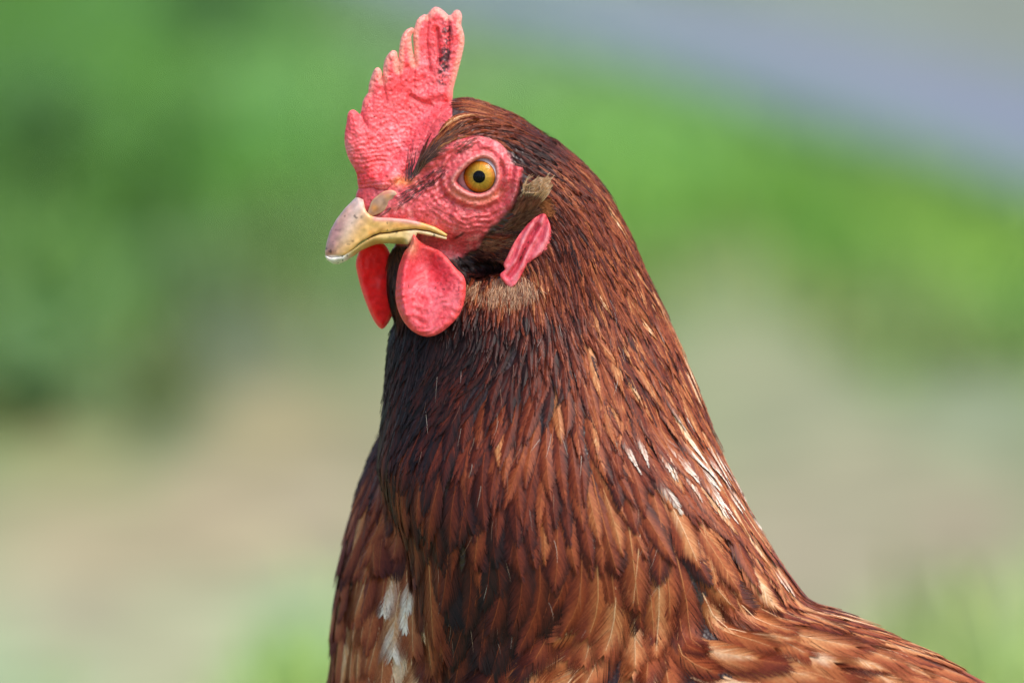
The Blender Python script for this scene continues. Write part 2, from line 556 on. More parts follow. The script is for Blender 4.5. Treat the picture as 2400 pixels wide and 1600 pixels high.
def smin(a, b, k):
    h = np.clip(.5 + .5 * (b - a) / k, 0, 1)
    return b + (a - b) * h - k * h * (1 - h)


def ell(X, Y, W, c, r, ang=0.0, shear=0.0):
    ca, sa = math.cos(ang), math.sin(ang)
    dx, dy = X - c[0], Y - c[1]
    dw = W - c[2] - shear * dx
    a = (dx * ca + dy * sa) / r[0]; b = (-dx * sa + dy * ca) / r[1]; e = dw / r[2]
    q = np.sqrt(a * a + b * b + e * e)
    g = np.sqrt((a / r[0]) ** 2 + (b / r[1]) ** 2 + (e / r[2]) ** 2) / np.maximum(q, 1e-6)
    return (q - 1) / np.maximum(g, 1e-5) * .9 if False else (q - 1) * (q + .2) / np.maximum((q + .2) * g, 1e-5)


def sdf(X, Y, W):
    yi = np.clip(Y - 200, 0, len(_ty) - 1.001)
    def tb(T): return np.interp(yi, np.arange(len(T)), T)
    L_, R_, B_, C_ = tb(T_L), tb(T_R), tb(T_B), tb(T_C)
    cx, a = (L_ + R_) / 2, (R_ - L_) / 2
    ex = 2.0 + .5 * smooth(1000, 1250, Y)
    u = np.abs(X - cx) / a; v = np.abs(W - C_) / B_
    q = (u ** ex + v ** ex + 1e-9) ** (1 / ex)
    g = np.sqrt((u / a) ** 2 + (v / B_) ** 2) / np.maximum(q, 1e-3)
    f = (q - 1) / np.maximum(g, 1e-5)
    f = np.maximum(f, np.maximum(335 - Y, Y - 1780) * .8)
    body = ell(X, Y, W, (1800, 2080, 0), (1118, 655, 570), math.radians(22.4), .25)
    breast = ell(X, Y, W, (1078, 1602, -175), (298, 740, 275), 0, 0)
    throat = ell(X, Y, W, (1012, 662, 62), (106, 140, 60), math.radians(-6), 0)
    tail = ell(X, Y, W, (2850, 2280, 220), (420, 260, 200), math.radians(-10), .1)
    b = smin(smin(body, breast, 40), tail, 160)
    f = smin(f, b, 30)
    f = smin(f, throat, 30)
    inb = (X < 1478) & (Y < 698) & (X > 742) & (Y > 202)
    H = bil(HM, X, Y)
    out = np.maximum(np.maximum(X - 1478, 742 - X), np.maximum(Y - 698, 202 - Y))
    fh = np.where(inb, (np.abs(W - wm(X)) - H) / bil(HN, X, Y), np.maximum(out, 0) + 60)
    f = smin(f, fh, 22)
    pit = np.sqrt(((X - 1122) / 66) ** 2 + ((Y - 630) / 27) ** 2 + ((W - 150) / 75) ** 2)
    f = np.maximum(f, (1 - pit) * 27)
    return f


def grad(P, e=3.0):
    X, Y, W = P[..., 0], P[..., 1], P[..., 2]
    g = np.stack([sdf(X + e, Y, W) - sdf(X - e, Y, W), sdf(X, Y + e, W) - sdf(X, Y - e, W), sdf(X, Y, W + e) - sdf(X, Y, W - e)], -1)
    m = np.linalg.norm(g, axis=-1, keepdims=True)
    return g / np.maximum(m, 1e-9), m[..., 0] / (2 * e)


def project(P, h=0.0, it=2):
    for _ in range(it):
        n, m = grad(P)
        f = sdf(P[..., 0], P[..., 1], P[..., 2]) - h
        P = P - n * np.clip(f / np.maximum(m, .3), -60, 60)[..., None]
    return P


COMB = [(836, 408), (826, 388), (816, 370), (808, 340), (808, 312), (813, 288), (816, 268), (822, 260), (830, 259), (838, 265), (844, 270),
        (849, 255), (852, 238), (859, 225), (865, 217), (866, 200), (873, 177), (879, 164), (886, 160), (892, 167), (894, 180), (897, 190),
        (899, 168), (903, 142), (913, 126), (921, 120), (929, 124), (931, 143), (934, 164), (936, 135), (939, 103), (945, 82), (956, 70), (967, 67),
        (967, 75), (962, 86), (964, 110), (968, 134), (972, 150), (972, 118), (970, 90), (972, 70), (978, 50), (986, 41), (995, 36), (1001, 38), (1007, 30), (1013, 23),
        (1021, 18), (1033, 23), (1043, 31), (1049, 38), (1058, 37), (1065, 28), (1072, 25), (1079, 31), (1081, 42), (1079, 59), (1084, 75),
        (1087, 94), (1083, 122), (1075, 154), (1067, 185), (1060, 212), (1058, 240), (1040, 275), (1015, 320), (985, 370), (950, 415), (930, 436),
        (905, 446), (872, 452), (845, 450), (838, 430)]
FACE = [(826, 470), (840, 436), (930, 398), (957, 416), (985, 382), (1020, 345), (1060, 322), (1110, 316), (1155, 320), (1186, 342), (1200, 380),
        (1222, 394), (1216, 450), (1204, 482), (1180, 508), (1150, 535), (1128, 566), (1112, 590), (1060, 606), (1000, 590), (960, 578), (840, 575), (826, 520)]


def build_body():
    xs = axis_points((690, 826, 17), (826, 1236, 3.2), (1236, 3400, 17))
    ys = axis_points((150, 222, 12), (222, 620, 3.2), (620, 2860, 17))
    zs = axis_points((-900, 40, 20), (40, 176, 4.2), (176, 900, 18))
    f = np.empty((len(xs), len(ys), len(zs)), np.float32)
    YY, ZZ = np.meshgrid(ys, zs, indexing='ij')
    for i in range(0, len(xs), 16):
        c = xs[i:i + 16]
        f[i:i + 16] = sdf(np.broadcast_to(c[:, None, None], (len(c),) + YY.shape), np.broadcast_to(YY, (len(c),) + YY.shape), np.broadcast_to(ZZ, (len(c),) + YY.shape))
    V, Q = surface_nets(f, xs, ys, zs)
    X, Y, W = V.T
    fd = np.maximum(poly_sd(X, Y, FACE), np.where(X < 1060, poly_sd(X, Y, COMB) + 22, -99)) + 7 * n2(X, Y, 14, 3)
    k = smooth(-9, 9, fd)[:, None] * (W > -260)[:, None]
    red = np.array([.62, .075, .085]); pink = np.array([.74, .20, .20]); deep = np.array([.42, .022, .022])
    n = n2(X, Y, 20, 9) * .6 + n2(X, Y, 8, 10) * .5
    skin = red + (pink - red) * smooth(.1, .8, n)[:, None] + (deep - red) * smooth(.15, .9, -n)[:, None] * .7
    dl = -poly_sd(X, Y, LID)
    # pale lid margin, orange lower lid
    rim = g1(dl - 4, 6)[:, None] * (W > 0)[:, None]
    skin = skin + (np.array([.62, .36, .30]) - skin) * rim * .45
    lower = (g1(dl - 17, 9) * smooth(430, 455, Y))[:, None]
    skin = skin + (np.array([.60, .16, .08]) - skin) * lower * .7
    duct = g1(np.hypot((X - 940) / 2.2, (Y - 425) / .8), 14)[:, None]
    skin = skin + (np.array([.75, .22, .03]) - skin) * duct * .7
    mark = g1(poly_sd(X, Y, [(1068, 558), (1078, 552), (1085, 547)], False), 3.2)[:, None] * (W > 0)[:, None]
    skin = skin + (np.array([.03, .012, .01]) - skin) * mark * .9        # a crumb of dirt by the corner of the mouth
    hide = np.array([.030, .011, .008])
    # hide is painted dark, standing in for shade in the feather gaps
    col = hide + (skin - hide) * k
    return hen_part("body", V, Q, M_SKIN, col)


body_obj = build_body()
print("body", time.time() - T_START)


# --- plates: comb, wattles, ear lobes -----------------------------------------------
def plate(name, poly, thick, mid, colf, mat, step=2.2, r=8.0, label=None, up=3, deform=None, grow=None):
    P = refine(poly, up) if up > 1 else np.array(poly, float)
    x0, y0 = P.min(0) - 6; x1, y1 = P.max(0) + 6
    xs = np.arange(x0, x1, step); ys = np.arange(y0, y1, step)
    gx, gy = np.meshgrid(xs, ys, indexing='ij')
    d = poly_sd(gx, gy, P)
    if grow: d = d + grow(gx, gy)
    T = thick(gx, gy, d); mm = mid(gx, gy, d)
    lo, hi = (mm - T)[d > -4].min() - 6, (mm + T)[d > -4].max() + 6
    zs = np.arange(lo, hi, step)
    rr = np.minimum(r, T * .9)
    qa = (rr - d)[:, :, None]
    qb = np.abs(zs[None, None, :] - mm[:, :, None]) - (T - rr)[:, :, None]
    f = np.sqrt(np.maximum(qa, 0) ** 2 + np.maximum(qb, 0) ** 2) + np.minimum(np.maximum(qa, qb), 0) - rr[:, :, None]
    V, Q = surface_nets(f, xs, ys, zs)
    col = colf(V[:, 0], V[:, 1], V[:, 2], poly_sd(V[:, 0], V[:, 1], P))
    if deform: V = deform(V)
    return hen_part(name, V, Q, mat, col, label=label)


def comb_t(x, y, d):
    low = smooth(170, 420, y)
    t = 11 + 5 * smooth(0, 16, d) + 20 * low * smooth(0, 40, d)
    cr = np.minimum(poly_sd(x, y, [(1003, 38), (1001, 60), (999, 89), (1003, 130), (1007, 165)], False),
                    poly_sd(x, y, [(1024, 70), (1026, 102), (1029, 150)], False))
    cr = np.minimum(cr, poly_sd(x, y, [(1049, 38), (1052, 70), (1052, 110), (1046, 160)], False) + 2)
    t = t - 8 * g1(cr, 4.5)
    for a, b in (((972, 150), (968, 205)), ((934, 164), (938, 215)), ((897, 190), (905, 240)), ((844, 270), (862, 300))):
        t = t - 5 * g1(poly_sd(x, y, [a, b], False), 5)
    t = t + 10 * g1(poly_sd(x, y, [(985, 230), (1028, 216), (1054, 226)], False), 13)
    t = t - 8 * g1(poly_sd(x, y, [(960, 226), (990, 240), (1022, 254)], False), 6)
    wr = np.sin(2 * math.pi * (y + .12 * (x - 900) + 10 * n2(x, y, 34, 1)) / 10.5)
    t = t + 1.5 * wr * smooth(290, 350, y) * (.6 + .5 * n2(x, y, 22, 8))
    t = t + 1.9 * n2(x, y, 8, 2) + 1.1 * n2(x, y, 5, 3) + 1.5 * n2(x, y, 18, 4)
    bl = poly_sd(x, y, [(1056, 236), (1036, 272), (1010, 318), (980, 368), (945, 412), (905, 440)], False)
    t = t + 46 * g1(bl, 30) * smooth(236, 275, y)
    return np.maximum(t, 4)


def comb_m(x, y, d):
    return wm(x) + 2 + 9 * np.sin((x + .25 * y) / 21.0) * (1 - smooth(120, 300, y)) - .05 * (250 - np.minimum(y, 250))


def comb_c(x, y, z, d):
    base = np.array([.72, .085, .10]); pink = np.array([.82, .22, .24]); deep = np.array([.66, .028, .032])
    n = n2(x, y, 30, 11) * .7 + n2(x, y, 9, 12) * .5
    c = base + (pink - base) * smooth(.15, .9, n + .35 * smooth(280, 380, y))[:, None] * .9
    c = c + (deep - c) * (smooth(.1, .7, -n) * .8)[:, None]
    c = c + (deep - c) * (g1(np.hypot((x - 935) / 1.1, y - 215), 45) * .6)[:, None]
    tip = (1 - smooth(4, 16, d)) * (1 - smooth(150, 290, y))
    c = c + (np.array([.80, .36, .27]) - c) * (tip * .7)[:, None]
    sc = g1(poly_sd(x, y, [(1045, 65), (1050, 105), (1040, 140), (1038, 188)], False), 12) * smooth(-.42, .3, .7 * n2(x, y, 10, 14) + .75 * n2(x, y, 4.2, 15) + .35 * n2(x, y, 2.6, 16))
    c = c + (np.array([.035, .015, .018]) - c) * np.clip(sc * 1.5, 0, .93)[:, None]
    oc = g1(np.hypot((x - 945) / 2.0, (y - 424)), 11)
    c = c + (np.array([.80, .26, .04]) - c) * (oc * .8)[:, None]
    sp = smooth(.55, .75, n2(x, y, 4.5, 21)) * smooth(.3, .6, n2(x, y, 40, 22))
    return c * (1 - .75 * sp)[:, None]


plate("comb", COMB, comb_t, comb_m, comb_c, M_COMB, step=1.9, r=10, up=2, grow=lambda x, y: 1.8 * (1 - smooth(230, 330, y)))

WNEAR = [(969, 548), (960, 575), (949, 588), (941, 606), (933, 631), (928, 666), (927, 698), (934, 730), (950, 759), (973, 780), (1001, 789), (1027, 783),
         (1052, 765), (1075, 740), (1089, 705), (1092, 670), (1087, 647), (1071, 631), (1059, 617), (1046, 602), (1027, 586), (1000, 574), (980, 562)]
WFAR = [(868, 566), (846, 584), (837, 602), (834, 622), (839, 648), (847, 678), (858, 710), (871, 741), (883, 761), (895, 771), (908, 760), (921, 735), (929, 706),
        (932, 670), (928, 630), (915, 595), (900, 572)]


def wat_mid(x, y, d):
    rim = poly_sd(x, y, [(972, 560), (960, 600), (948, 640), (944, 690), (952, 735)], False)
    bowl = -40 * g1(np.hypot((x - 1004) / .9, (y - 622) / 1.3), 44)
    return 175 + .10 * (y - 560) + 22 * g1(rim, 13) + bowl + 1.0 * np.sin((x * .5 + y * .9 + 22 * n2(x, y, 40, 3)) / 3.2) * smooth(600, 690, y) \
        + 2.0 * n2(x, y, 26, 5)


def wat_t(x, y, d):
    return 9 + 5 * smooth(0, 14, d) + 1.0 * n2(x, y, 8, 5) + .9 * n2(x, y, 4.5, 6)


def wat_c(x, y, z, d):
    base = np.array([.64, .040, .055]); pink = np.array([.76, .14, .17]); deep = np.array([.45, .018, .02])
    n = n2(x, y, 26, 31) * .7 + n2(x, y, 8, 32) * .5
    c = base + (pink - base) * smooth(-.2, 1.1, n * .6 + .5 * smooth(630, 720, y))[:, None]
    c = c + (deep - c) * smooth(.3, 1.1, -n)[:, None] * .4
    edge = (1 - smooth(5, 16, d))
    c = c + (np.array([.72, .06, .05]) - c) * (edge * .6)[:, None]
    sp = smooth(.6, .78, n2(x, y, 4.2, 33)) * smooth(.25, .6, n2(x, y, 45, 34))
    neckt = g1(np.hypot(x - 966, (y - 580) / 1.6), 13)
    c = c + (np.array([.72, .36, .20]) - c) * (neckt * .6)[:, None]
    return c * (1 - .8 * sp)[:, None]


def far_c(x, y, z, d):
    c = np.tile(np.array([.80, .018, .020]), (len(x), 1)) * (1 + .2 * n2(x, y, 12, 41))[:, None]
    edge = (1 - smooth(3, 11, d))[:, None]
    return c + (np.array([.72, .09, .08]) - c) * edge


plate("wattle", WNEAR, wat_t, wat_mid, wat_c, M_WATTLE, step=2.0, r=9)
plate("wattle", WFAR, lambda x, y, d: 8 + 4 * smooth(0, 14, d) + 1.2 * n2(x, y, 9, 7), lambda x, y, d: wm(x) - 62 + .04 * (y - 600) + 4 * n2(x, y, 30, 8), far_c, M_THIN, step=2.4, r=8)

LOBE = [(1274, 500), (1287, 520), (1293, 552), (1285, 580), (1270, 596), (1246, 611), (1229, 633), (1213, 660), (1197, 674), (1181, 661), (1171, 644), (1183, 632),
        (1180, 619), (1189, 600), (1203, 571), (1222, 543), (1246, 516)]


def lobe_mid(x, y, d):
    u = ((x - 1180) * .55 - (y - 660) * .83)       # along the lobe
    v = ((x - 1180) * .83 + (y - 660) * .55)       # across it
    cl = poly_sd(x, y, [(1262, 530), (1246, 556), (1226, 594), (1208, 628), (1192, 648)], False)
    lip = smooth(0, 14, v - 16 - .18 * u)
    fold = 4.4 * np.sin((v + .16 * u + 7 * n2(x, y, 40, 2)) / 3.3) * smooth(15, 70, u)
    return 166 + fold - 11 * g1(cl, 6) + 9 * lip + 5 * g1(d, 5) + 1.2 * n2(x, y, 16, 5) - .05 * (x - 1230)


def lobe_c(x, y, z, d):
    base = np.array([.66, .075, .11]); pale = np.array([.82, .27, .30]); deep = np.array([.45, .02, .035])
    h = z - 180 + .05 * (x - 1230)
    c = base + (pale - base) * smooth(-8, 7, h + 5 * n2(x, y, 12, 4))[:, None]  # paler ridges, deeper red creases: relief shading put into the colour
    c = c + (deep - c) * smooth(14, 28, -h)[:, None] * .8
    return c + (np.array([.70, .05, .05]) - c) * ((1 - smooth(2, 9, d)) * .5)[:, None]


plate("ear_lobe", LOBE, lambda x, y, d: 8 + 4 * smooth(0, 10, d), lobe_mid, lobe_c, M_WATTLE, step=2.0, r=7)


def lobe_far(V):
    V = V.copy(); V[:, 2] = 2 * 0 - (V[:, 2] - 2 * wm(V[:, 0]) * 1.0) - 0
    return V


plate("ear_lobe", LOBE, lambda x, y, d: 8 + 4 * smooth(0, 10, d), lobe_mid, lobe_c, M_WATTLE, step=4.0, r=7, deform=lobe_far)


# --- beak ---------------------------------------------------------------------------
CULMEN = [(846, 461), (836, 461), (826, 470), (808, 488), (788, 514), (772, 542), (764, 571), (761, 590), (762, 600)]
UPPER = CULMEN + [(772, 604), (790, 604), (808, 598), (828, 583), (845, 569), (866, 556), (888, 546), (913, 544), (940, 539), (974, 536), (1008, 541), (1045, 555),
                  (1049, 550), (1036, 541), (1018, 531), (985, 520), (950, 513), (910, 510), (884, 509), (868, 505), (858, 494), (854, 480), (852, 468)]
LOWER = [(762, 599), (775, 604), (800, 601), (826, 585), (845, 571), (866, 558), (890, 548), (913, 546), (940, 541), (974, 538), (1008, 543), (1048, 556), (1046, 562), (1008, 553),
         (978, 547), (972, 560), (957, 573), (938, 572), (906, 570), (880, 573), (848, 586), (826, 602), (806, 614), (793, 619), (780, 618), (766, 609)]
BW = np.array([(755, 22), (775, 32), (800, 44), (840, 58), (880, 74), (920, 88), (960, 100), (1000, 112), (1050, 122)], float)


def beak(name, poly, colf, round_line, R, inset, step=2.2, rr=7.0, bulge=True):
    P = np.array(poly, float)
    x0, y0 = P.min(0) - 6; x1, y1 = P.max(0) + 6
    xs = np.arange(x0, x1, step); ys = np.arange(y0, y1, step)
    zs = np.arange(-100, 360, step * 1.3)
    gx, gy = np.meshgrid(xs, ys, indexing='ij')
    d = poly_sd(gx, gy, P)
    h = np.interp(gx, BW[:, 0], BW[:, 1]) - inset
    dc = poly_sd(gx, gy, round_line, False)
    t = np.clip(1 - dc / R, 0, 1)
    h = np.maximum(h * np.sqrt(1 - t ** 2.2 * .985), 5) + 1.2 * n2(gx, gy, 14, 3)
    qa = (rr - d)[:, :, None]
    qb = np.abs(zs[None, None, :] - wm(gx)[:, :, None]) - (h - rr)[:, :, None]
    f = np.sqrt(np.maximum(qa, 0) ** 2 + np.maximum(qb, 0) ** 2) + np.minimum(np.maximum(qa, qb), 0) - rr
    V, Q = surface_nets(f, xs, ys, zs)
    return hen_part(name, V, Q, M_HORN, colf(V[:, 0], V[:, 1], V[:, 2], poly_sd(V[:, 0], V[:, 1], P)))


def mixc(c, tgt, k): return c + (np.array(tgt) - c) * np.clip(k, 0, 1)[:, None]


def upper_c(x, y, z, d):
    lil = np.tile(np.array([.52, .29, .22]), (len(x), 1))
    c = mixc(lil, (.60, .46, .40), g1(poly_sd(x, y, [(843, 465), (838, 500), (822, 530), (812, 560)], False), 16) * .8)  # pale band is a highlight painted into the horn colour
    yel = smooth(0, 1, ((x - 800) * .75 + (y - 520) * .55) / 60)
    c = mixc(c, (.64, .37, .11), yel)
    c = mixc(c, (.62, .27, .05), g1(poly_sd(x, y, [(870, 545), (905, 533), (950, 526), (1000, 532)], False), 7) * (.6 + .5 * n2(x, y, 14, 2)))
    c = mixc(c, (.60, .22, .24), g1(poly_sd(x, y, [(880, 512), (930, 514), (980, 521)], False), 7) * .8)
    c = mixc(c, (.42, .19, .20), g1(poly_sd(x, y, [(790, 530), (778, 560), (774, 585)], False), 14) * .7)
    c = mixc(c, (.33, .12, .05), g1(np.hypot((x - 775) / 1.5, y - 592), 8) * .8)
    c = mixc(c, (.72, .62, .56), smooth(596, 602, y) * (1 - smooth(800, 825, x)))
    crack = g1(poly_sd(x, y, [(829, 580), (845, 571), (866, 557), (888, 547), (930, 541)], False), 3.5)
    c = mixc(c, (.09, .05, .03), crack * smooth(-.3, .5, n2(x, y, 12, 7)) * .9)
    sp = smooth(.42, .62, n2(x, y, 5.5, 8)) * smooth(-.2, .4, n2(x, y, 24, 9))
    lay = np.sin((x * .5 + y * .86 + 6 * n2(x, y, 20, 12)) / 2.6) * .07
    c = c * (1 + lay + .10 * n2(x, y, 7, 13))[:, None]
    scr = g1(poly_sd(x, y, [(824, 560), (830, 572), (846, 572), (856, 560)], False), 3) * smooth(-.2, .3, n2(x, y, 5, 5))
    return c * (1 - .7 * np.maximum(sp, scr))[:, None]


def lower_c(x, y, z, d):
    c = np.tile(np.array([.62, .42, .15]), (len(x), 1)) * (1 + .15 * n2(x, y, 12, 4))[:, None]
    c = mixc(c, (.60, .28, .08), smooth(0, .6, n2(x, y, 26, 6)) * .5)
    c = mixc(c, (.72, .66, .58), 1 - smooth(800, 835, x + .4 * (600 - y)))
    c = mixc(c, (.66, .48, .26), smooth(945, 965, x))
    sp = smooth(.5, .7, n2(x, y, 5.5, 18)) * smooth(-.2, .4, n2(x, y, 22, 19))
    return c * (1 - .8 * sp)[:, None]


beak("upper_beak", UPPER, upper_c, CULMEN, 62, 0)
beak("lower_beak", LOWER, lower_c, [(762, 612), (780, 620), (806, 616), (848, 588), (880, 575), (940, 574)], 20, 3, rr=6)

FLAP = [(861, 503), (872, 506), (886, 502), (900, 494), (911, 480), (919, 471), (926, 465), (931, 457), (926, 448), (915, 445), (900, 448), (885, 458), (872, 470), (865, 486)]


def flap_c(x, y, z, d):
    c = np.tile(np.array([.33, .19, .12]), (len(x), 1)) * (1 + .3 * n2(x, y, 9, 4))[:, None]
    c = mixc(c, (.55, .22, .04), g1(np.hypot(x - 877, y - 487), 9) * .85)
    c = mixc(c, (.46, .19, .06), g1(np.hypot(x - 908, y - 457), 9) * .8)
    c = mixc(c, (.56, .14, .12), 1 - smooth(450, 462, y + .35 * (x - 895)))
    return mixc(c, (.52, .34, .17), (1 - smooth(1, 5, d)) * .6)


for sgn in (1, -1):
    plate("nostril_flap", FLAP, lambda x, y, d: 4 + 4 * smooth(0, 16, d),
          lambda x, y, d: wm(x) + sgn * (np.interp(x, HB[:, 0], HB[:, 1]) * .86 + 2), flap_c, M_HORN, step=1.8, r=6)
    plate("nostril_and_shade", [(862, 507), (872, 509), (888, 505), (902, 497), (913, 484), (921, 474), (928, 466), (933, 464), (931, 471), (922, 484), (910, 497), (895, 506), (875, 513)], lambda x, y, d: 3 + 0 * x,
          lambda x, y, d: wm(x) + sgn * (np.interp(x, HB[:, 0], HB[:, 1]) * .86 + 4), lambda x, y, z, d: mixc(np.tile(np.array([.22, .05, .045]), (len(x), 1)), (.015, .006, .006), smooth(905, 922, x)), M_HORN, step=1.6, r=3)  # nostril slit, continued as painted shade along the flap's lower edge


# --- eyes ---------------------------------------------------------------------------
def dome(radius, a0, a1, nr=14, ns=48):
    """cap of a sphere round +z between polar angles a0 and a1"""
    V, F = [], []
    for i in range(nr + 1):
        a = a0 + (a1 - a0) * i / nr
        for j in range(ns):
            b = 2 * math.pi * j / ns
            V.append((radius * math.sin(a) * math.cos(b), radius * math.sin(a) * math.sin(b), radius * math.cos(a)))
    for i in range(nr):
        for j in range(ns):
            F.append((i * ns + j, i * ns + (j + 1) % ns, (i + 1) * ns + (j + 1) % ns, (i + 1) * ns + j))
    return np.array(V), np.array(F)


def eye(sgn):
    r = 74.0
    ax = np.array([-.13, .02, .97 * sgn]); ax /= np.linalg.norm(ax)
    if sgn < 0: ax = np.array([-.55, .02, -.83])
    zx = ax; xx = np.cross([0, 1, 0], zx); xx /= np.linalg.norm(xx); yx = np.cross(zx, xx)
    Rm = np.stack([xx, yx, zx], 1)
    surf = wm(EYE[0]) + sgn * (126 + 20 + 4)
    c = np.array([EYE[0] + 1, EYE[1] + 1, surf]) - ax * (r + 7)
    c[0] += 0 if sgn > 0 else 0
    c[0] = EYE[0] + 2 - ax[0] * r * .98; c[1] = EYE[1] + 1
    e = bpy.data.objects.new("eye", None); link(e, hen)
    def put(name, V, F, mat, col):
        return hen_part(name, V @ Rm.T + c, F, mat, col, parent=e)
    V, F = dome(r, 0.001, math.pi * .98, 24, 48)
    dl = np.tile(np.array([.50, .40, .42]), (len(V), 1))
    put("eyeball", V, F, M_SCLERA, dl)
    ra = math.asin(37.2 / r); pa = math.asin(14.5 / r)
    V, F = dome(r + .8, pa * .8, ra, 16, 64)
    a = np.arccos(np.clip(V[:, 2] / (r + .8), -1, 1)); t = (a - pa) / (ra - pa)
    th = np.arctan2(V[:, 1], V[:, 0])
    st = vnoise(np.stack([np.cos(th) * 9, np.sin(th) * 9, t * 1.5], -1), 1.0)
    cc = np.tile(np.array([.62, .33, .035]), (len(V), 1))
    cc = mixc(cc, (.58, .19, .015), smooth(.45, .85, t + .12 * st))
    cc = mixc(cc, (.50, .33, .05), 1 - smooth(-.1, .25, t))
    cc = mixc(cc, (.05, .015, .01), smooth(.86, 1.0, t))
    put("iris", V, F, M_IRIS, cc * (1 + .28 * st)[:, None])
    V, F = dome(r + 1.3, 0.0005, pa, 8, 48)
    put("pupil", V, F, M_PUPIL, np.zeros((len(V), 3)))
    V, F = dome(50.0, .0005, 0.90, 16, 48)
    V[:, 2] += r - 50.0 + 8.5
    put("cornea", V, F, M_CORNEA, np.ones((len(V), 3)))


eye(1); eye(-1)
print("head", time.time() - T_START)

# --- feathers -----------------------------------------------------------------------
FLOW = np.array([
    (955, 420, .35, -.94), (980, 380, .5, -.86), (1020, 310, .62, -.78), (1041, 318, .7, -.7), (1080, 252, .9, -.3), (1096, 311, .8, -.55), (1127, 264, .97, -.1),
    (1159, 302, 1, .05), (1191, 343, .93, .35), (1150, 250, .97, .2), (1250, 310, .85, .5), (1255, 359, .85, .5), (1350, 400, .75, .65), (1430, 500, .6, .8),
    (1480, 620, .48, .88), (1560, 800, .42, .9), (1640, 1000, .4, .92), (1700, 1150, .48, .88), (1800, 1330, .65, .76), (1900, 1430, .8, .6), (2200, 1550, .9, .42),
    (1230, 420, .8, .6), (1300, 500, .55, .83), (1330, 600, .28, .95), (1250, 680, .15, .98), (1160, 690, .1, 1), (1080, 700, .0, 1), (1050, 740, 0, 1), (1000, 800, -.15, .98),
    (1120, 560, .95, .25), (1180, 560, .95, .2), (1220, 500, .75, -.4), (930, 760, -.1, 1), (1080, 900, -.5, .85), (1020, 910, -.55, .83), (1234, 987, -.15, .98), (1170, 990, -.22, .97),
    (1240, 820, -.15, .98), (1330, 750, .15, .98), (1400, 800, .25, .95), (1420, 950, .2, .97), (931, 860, -.3, .95), (900, 1050, -.4, .9), (1000, 1150, -.25, .97), (1100, 1200, -.05, 1),
    (1200, 1300, 0, 1), (1527, 1132, .35, .93), (1447, 1260, .1, 1), (1686, 1323, .45, .9), (1766, 1323, .5, .85), (1552, 1323, .15, .98), (1590, 1440, .0, 1),
    (1100, 1450, -.3, .95), (1200, 1500, -.4, .92), (1290, 1560, -.7, .7), (1350, 1540, -.55, .8), (1420, 1580, -.35, .9), (1500, 1560, .1, 1), (1655, 1546, .75, .6), (1718, 1483, .85, .5),
    (1800, 1450, .85, .5), (2000, 1500, .9, .44), (851, 1196, -.35, .93), (836, 1355, -.28, .96), (915, 1480, -.05, 1), (800, 1500, -.15, .98),
    (900, 1900, .1, 1), (1300, 1900, .3, .95), (1900, 1800, .95, .3), (1800, 2300, .9, .4), (2600, 2000, .95, .2), (2900, 2300, .98, -.1)], float)
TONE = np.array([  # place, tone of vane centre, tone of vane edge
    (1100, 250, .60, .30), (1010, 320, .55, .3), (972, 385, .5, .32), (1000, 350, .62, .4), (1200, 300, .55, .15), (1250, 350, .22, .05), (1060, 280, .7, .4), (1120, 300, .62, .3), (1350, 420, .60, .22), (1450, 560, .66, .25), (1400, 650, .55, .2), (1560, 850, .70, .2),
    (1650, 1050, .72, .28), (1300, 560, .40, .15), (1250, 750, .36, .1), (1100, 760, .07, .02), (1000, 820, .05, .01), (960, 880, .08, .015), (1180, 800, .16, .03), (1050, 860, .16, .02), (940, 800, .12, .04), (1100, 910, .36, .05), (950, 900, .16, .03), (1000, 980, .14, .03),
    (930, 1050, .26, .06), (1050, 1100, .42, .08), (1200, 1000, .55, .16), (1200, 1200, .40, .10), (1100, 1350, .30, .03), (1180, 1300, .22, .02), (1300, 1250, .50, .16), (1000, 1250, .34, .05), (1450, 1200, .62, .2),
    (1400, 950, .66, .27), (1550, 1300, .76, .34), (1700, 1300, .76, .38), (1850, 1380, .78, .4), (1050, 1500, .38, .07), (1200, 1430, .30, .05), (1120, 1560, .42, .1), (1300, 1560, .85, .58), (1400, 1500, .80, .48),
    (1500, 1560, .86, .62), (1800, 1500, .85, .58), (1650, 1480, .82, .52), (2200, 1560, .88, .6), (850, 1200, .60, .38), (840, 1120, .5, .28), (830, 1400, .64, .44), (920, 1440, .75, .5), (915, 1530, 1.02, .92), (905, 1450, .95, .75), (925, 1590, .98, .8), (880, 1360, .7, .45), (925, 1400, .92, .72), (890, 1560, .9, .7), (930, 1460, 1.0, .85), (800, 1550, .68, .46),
    (1170, 680, .78, .55), (1110, 690, .55, .3), (1240, 660, .65, .4), (1130, 620, .02, .0), (1500, 700, .70, .22), (1480, 850, .72, .28), (1150, 560, .4, .25), (2000, 2000, .75, .5)], float)  # near-black entry in the cheek hollow stands in for shade
